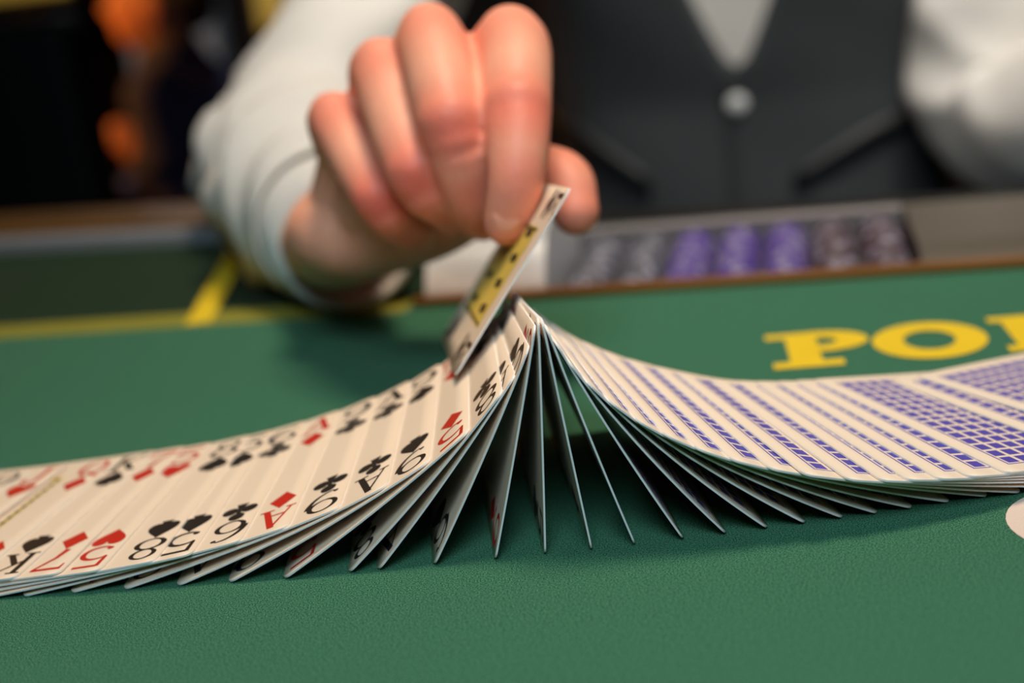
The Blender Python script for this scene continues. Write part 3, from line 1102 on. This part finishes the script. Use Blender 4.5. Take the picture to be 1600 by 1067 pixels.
HS = [-310 + i * 16 for i in range(43)]
trunk_sheet('shirt', HS, lambda h: (-math.pi, math.pi), 0, M['shirt'], dealer, 64, 1.5, .8)['label'] = 'white cotton shirt'
VT = 33.0                                        # bottom of the V neckline
vrt = lambda h: 0.02 + max(0, (h - VT)) * .0021 * (1 - .0006 * max(0, h - VT))
arm = lambda h: 1.62 if h < 60 else max(.85, 1.62 - (h - 60) * .0065)
HV = [-170 + i * 12 for i in range(42)]
trunk_sheet('vest_front', HV, lambda h: (vrt(h) if h > VT else -.05, arm(h)), 5.5, M['vest'], dealer, 30, 2.5, .7, 'charcoal vest front on the side of the far arm')
trunk_sheet('vest_front', HV, lambda h: (-arm(h), -vrt(h) if h > VT else .04), 4.0, M['vest'], dealer, 30, 2.5, .7, 'charcoal vest front on the side of the dealing arm')
trunk_sheet('vest_back', [-170 + i * 20 for i in range(25)], lambda h: (1.6, 2 * math.pi - 1.6), 5, M['vest_dark'], dealer, 30, 2)


def welt(pts, w, name, m, off=9.5):
    vs, fs = [], []
    n_ = 14
    for i in range(n_ + 1):
        t_ = i / n_
        h = pts[0][1] + (pts[1][1] - pts[0][1]) * t_ + 9 * math.sin(math.pi * t_)
        ph = pts[0][0] + (pts[1][0] - pts[0][0]) * t_
        ww = w * (.55 + .45 * math.sin(math.pi * (.15 + .7 * t_)))
        vs += [trunk_pt(h + ww / 2, ph, off), trunk_pt(h - ww / 2, ph, off)]
    for i in range(n_):
        fs.append((2 * i, 2 * i + 1, 2 * i + 3, 2 * i + 2))
    o_ = newobj(name, mm(vs), fs, m, dealer, True)
    sd = o_.modifiers.new('thickness', 'SOLIDIFY')
    sd.thickness = .003
    sd.offset = 1
    return o_


welt(((-1.30, -2), (-.40, -64)), 21, 'pocket_welt', M['vest_dark'])
welt(((.17, -70), (.95, -28)), 19, 'pocket_welt', M['vest_dark'])
for hb in (-2, -106, -160):
    c_ = trunk_pt(hb, -.005, 9.5)
    vs, fs = ellipsoid(c_, (8.2, 3.2, 8.2), Matrix.Rotation(math.radians(-DY), 3, 'Z'), 20, 10)
    newobj('vest_button', mm(vs), fs, M['button'], dealer, True)

SL = [np.array((-74, 622, 36)), np.array((-84, 665, 39)), np.array((-100, 745, 46)), ELR + np.array((2, 6, 6)), np.array((-74, 885, 104)), np.array((-22, 985, 180)),
      SHR + np.array((4, 0, 4)), D(-90, -40, 290)]
FOLD = [(9, 1, .3, 18, 0, .42), (6, -2, 1.7, 19, .08, .55), (13, 1, 2.2, 11, .2, .6), (4, 2, .9, 12, .45, 1), (7, -1, 2.9, 12, .5, 1)]
cloth_tube('sleeve', SL, [36.5, 43, 39, 45, 44, 47, 58, 60], M['shirt'], FOLD, dealer, label='crumpled white shirt sleeve of the dealing arm')
SL2 = [D(90, -40, 295), SHL + np.array((2, 0, 6)), SHL * .5 + ELL * .5, ELL, ELL * .5 + HL * .5 + np.array((0, 0, 4)), HL + np.array((-6, 30, 2))]
cloth_tube('sleeve', SL2, [64, 64, 56, 56, 46, 34], M['shirt'], [(7, 1, .4, 10, .1, .8), (6, -2, 1.3, 10, .2, .95), (14, 2, 2.0, 8, .1, .9)], dealer,
           label='white shirt sleeve of the other arm at the table edge')
# cuff: a stiff band with its own thickness and a turned edge
vs, fs = tube([np.array((-67, 598, 33)), np.array((-67.5, 601, 33)), np.array((-76, 626, 35)), np.array((-82, 650, 38))], [(28.5, 28.5), (29, 29), (31, 31), (33, 33)], 48, False)
cu = newobj('cuff', mm(vs), fs[:-2], M['shirt'], dealer, True)
sd = cu.modifiers.new('thickness', 'SOLIDIFY')
sd.thickness = .0035
sd.offset = -1
cu['label'] = 'turned white shirt cuff around the wrist'
vs, fs = tube([HL + np.array((-2, 8, 0)), HL + np.array((-10, 45, 2))], [(34, 30), (37, 34)], 32, False)
cu = newobj('cuff', mm(vs), fs[:-2], M['shirt'], dealer, True)
sd = cu.modifiers.new('thickness', 'SOLIDIFY')
sd.thickness = .003
legs = []
for sx_ in (-1, 1):
    legs.append(tube([D(sx_ * 70, 25, -240), D(sx_ * 86, 15, -520), D(sx_ * 86, 35, -900)], [(104, 118), 80, 66], 20, up=FY))
vs, fs = blend(legs + [tube([D(0, 22, -170), D(0, 25, -290)], [(162, 124), (168, 126)], 28, up=FY)], 9.0, 3)
newobj('trousers', mm(vs), fs, M['trousers'], dealer, True)
for sx_ in (-1, 1):
    vs, fs = tube([D(sx_ * 88, 40, -885), D(sx_ * 92, -60, -892), D(sx_ * 95, -150, -898)], [(42, 34), (46, 26), (36, 20)], 18)
    newobj('shoe', mm(vs), fs, M['black_leather'], dealer, True)

# ------------------------------------------------------------------ the room behind, all well out of focus
def R3(x, y, z):
    return (x, y, z)


# high-backed black leather chair at the next table
ch = empty('lounge_chair', (-0.80, 1.98, 0), 'tall black leather chair behind the table, filling the dark left edge', 'chair')
vs, fs = frame_box((-1.12, 1.90, 0.50), (1, 0, 0), (0, 1, 0), (0, 0, 1), (0.585, 0.12, 0.545), 0.035, 4)
newobj('backrest', vs, fs, M['black_leather'], ch, True)
vs, fs = frame_box((-1.11, 1.96, 0.44), (1, 0, 0), (0, 1, 0), (0, 0, 1), (0.565, 0.52, 0.11), 0.03, 4)
newobj('seat', vs, fs, M['black_leather'], ch, True)
for x0 in (-1.15, -0.585):
    vs, fs = frame_box((x0, 1.97, 0.55), (1, 0, 0), (0, 1, 0), (0, 0, 1), (0.06, 0.46, 0.12), 0.02, 3)
    newobj('armrest', vs, fs, M['black_leather'], ch, True)
for x0 in (-1.09, -0.60):
    for y0 in (1.98, 2.42):
        vs, fs = tube([(x0, y0, 0.44), (x0, y0, 0.0)], [0.02, 0.015], 12, False)
        newobj('leg', vs, fs, M['black_metal'], ch, True)

# a seated guest in navy, leaning forward in profile towards the left
gx, gy = -0.56, 3.05
guest = empty('person', (gx, gy, 0), 'distant blurred person in navy leaning forward in warm light, behind the dealing arm', 'person')


def G(x, y, z):
    return np.array((gx + x, gy + y, z))


core = [
    tube([G(0, 0, .52), G(-.02, 0, .66), G(-.07, 0, .80), G(-.09, 0, .88)], [(.13, .16), (.12, .15), (.12, .18), (.07, .12)], 22, up=(0, 1, 0)),
    tube([G(-.08, 0, .86), G(-.10, 0, .96)], [.055, .052], 14),
    ellipsoid(G(-.105, 0, 1.035), (.098, .075, .112)), ellipsoid(G(-.155, 0, .985), (.05, .052, .05)), ellipsoid(G(-.205, 0, 1.025), (.02, .014, .022)),
    ellipsoid(G(-.09, -.078, 1.025), (.026, .01, .03)), ellipsoid(G(-.09, .078, 1.025), (.026, .01, .03)),
    tube([G(-.11, -.16, .84), G(-.10, -.20, .70), G(-.06, -.20, .60), G(-.14, -.19, .72), G(-.19, -.17, .78)], [.05, .045, .042, .036, .03], 14),
    tube([G(-.11, .16, .84), G(-.10, .20, .70), G(-.08, .20, .61), G(-.20, .17, .68)], [.05, .045, .042, .03], 14),
]
for s_ in (-1, 1):
    core.append(tube([G(0, s_ * .09, .55), G(-.22, s_ * .12, .57), G(-.42, s_ * .12, .55), G(-.44, s_ * .12, .30), G(-.42, s_ * .12, .06)], [.09, .08, .066, .055, .042], 16))
    core.append(tube([G(-.40, s_ * .12, .045), G(-.56, s_ * .12, .035)], [.042, .032], 12))
hnd = []
for s_, w0 in ((-1, G(-.19, -.17, .76)), (1, G(-.19, .17, .68))):
    hnd.append(tube([w0, w0 + (-.035, .01, -.03), w0 + (-.05, .012, -.06)], [(.030, .02), (.042, .02), (.038, .016)], 14))
    for k in range(4):
        b_ = w0 + (-.05 - .004 * k, -.022 + .017 * k, -.06)
        hnd.append(tube([b_, b_ + (-.012, 0, -.035), b_ + (-.004, 0, -.062 + .004 * abs(k - 1))], [.010, .009, .0075], 10))
    hnd.append(tube([w0 + (-.03, -.025, -.02), w0 + (-.06, -.04, -.045), w0 + (-.075, -.035, -.07)], [.012, .0105, .009], 10))
cv, cf = blend(core, .011, 3)
hv2, hf2 = blend(hnd, .004, 3)
V, F = merge([(cv, cf), (hv2, hf2)])
me = bpy.data.meshes.new('body')
me.from_pydata([tuple(v) for v in V], [], F)
me.attributes.new('flush', 'FLOAT', 'POINT')
link('body', me, M['skin2'], guest, True)
jk = [
    tube([G(.01, 0, .50), G(-.02, 0, .66), G(-.065, 0, .80), G(-.09, 0, .875)], [(.15, .185), (.14, .175), (.14, .20), (.085, .13)], 22, up=(0, 1, 0)),
    tube([G(-.11, -.16, .84), G(-.10, -.20, .70), G(-.06, -.20, .60), G(-.14, -.19, .71)], [.066, .06, .056, .046], 16),
    tube([G(-.11, .16, .84), G(-.10, .20, .70), G(-.08, .20, .61), G(-.17, .18, .66)], [.066, .06, .056, .046], 16),
]
vs, fs = blend(jk, .010, 3)
newobj('jacket', vs, fs, M['navy'], guest, True)
vs, fs = tube([G(-.08, 0, .865), G(-.095, 0, .925)], [(.07, .085), (.066, .07)], 20)
newobj('scarf', vs, fs, M['taupe'], guest, True)
tr = []
for s_ in (-1, 1):
    tr.append(tube([G(.02, s_ * .09, .55), G(-.22, s_ * .12, .57), G(-.43, s_ * .12, .555), G(-.45, s_ * .12, .30), G(-.43, s_ * .12, .10)], [.105, .095, .082, .07, .062], 16))
vs, fs = blend(tr, .012, 3)
newobj('trousers', vs, fs, M['navy'], guest, True)
vs, fs = blend([ellipsoid(G(-.075, 0, 1.09), (.098, .082, .08)), ellipsoid(G(-.03, 0, 1.03), (.055, .078, .075))], .009, 3)
newobj('hair', vs, fs, M['hair'], guest, True)
for s_ in (-1, 1):
    vs, fs = tube([G(-.39, s_ * .12, .045), G(-.50, s_ * .12, .04), G(-.585, s_ * .12, .03)], [.052, .05, .034], 14)
    newobj('shoe', vs, fs, M['black_leather'], guest, True)
    vs, fs = ellipsoid(G(-.185, s_ * .034, 1.042), (.010, .012, .010))
    newobj('eye', vs, fs, M['eye'], guest, True)

# the wooden chair under the guest
wc = empty('wooden_chair', (gx + .02, gy, 0), 'red-brown wooden chair carrying the person in navy', 'chair', 'wooden chairs in the background')
vs, fs = frame_box((gx - .24, gy - .22, .33), (1, 0, 0), (0, 1, 0), (0, 0, 1), (.46, .44, .04), .012, 2)
newobj('seat', vs, fs, M['chair_wood'], wc, True)
for y_ in (-.19, .19):
    vs, fs = tube([(gx + .20, gy + y_, 0), (gx + .205, gy + y_, .45), (gx + .24, gy + y_, .97)], [.02, .022, .018], 12)
    newobj('back_post', vs, fs, M['chair_wood'], wc, True)
    vs, fs = tube([(gx - .20, gy + y_, 0), (gx - .20, gy + y_, .34)], [.018, .022], 12)
    newobj('leg', vs, fs, M['chair_wood'], wc, True)
for z_, h_ in ((.86, .10), (.70, .05), (.58, .05)):
    dx_ = (z_ - .45) * .07
    vs, fs = frame_box((gx + .195 + dx_, gy - .19, z_), (1, 0, 0), (0, 1, 0), (0, 0, 1), (.024, .38, h_), .008, 2)
    newobj('back_slat', vs, fs, M['chair_wood'], wc, True)

# a second chair of the same make, turned, farther back
w2 = wc.copy()
COL.objects.link(w2)
w2.location = (-.60, 3.62, 0)
w2.rotation_euler = (0, 0, math.radians(62))
w2['label'] = 'empty red-brown wooden chair standing turned behind the person in navy'
for c_ in list(wc.children):
    d_ = c_.copy()
    COL.objects.link(d_)
    d_.parent = w2

# pillar and a lit panel on the far wall
vs, fs = frame_box((-1.20, 4.9, 0), (1, 0, 0), (0, 1, 0), (0, 0, 1), (.31, .24, 3.2), .02, 2)
tag(newobj('pillar', vs, fs, M['pillar']), kind='structure')
for nm, x_, y_, z_, w_, h_, lb in (('wall_light', -.735, 4.95, .86, .10, .36, 'dim yellow wall light beside the grey pillar'),
                                   ('wall_light', -1.70, 4.95, 1.072, .34, .14, 'wide yellow wall light above the black chair')):
    wl = empty(nm, (x_ + w_ / 2, y_, z_), lb, 'lamp')
    vs, fs = frame_box((x_ - .02, y_, z_ - .02), (1, 0, 0), (0, 1, 0), (0, 0, 1), (w_ + .04, .06, h_ + .04), .008, 2)
    newobj('housing', vs, fs, M['black_metal'], wl)
    vs, fs = frame_box((x_, y_ - .025, z_), (1, 0, 0), (0, 1, 0), (0, 0, 1), (w_, .03, h_), .01, 2)
    newobj('diffuser', vs, fs, M['lamp_yellow'], wl, True)
    vs, fs = frame_box((x_ + w_ / 2 - .03, y_ + .05, 0), (1, 0, 0), (0, 1, 0), (0, 0, 1), (.06, .06, z_ - .02), .01, 2)
    newobj('post', vs, fs, M['black_metal'], wl)
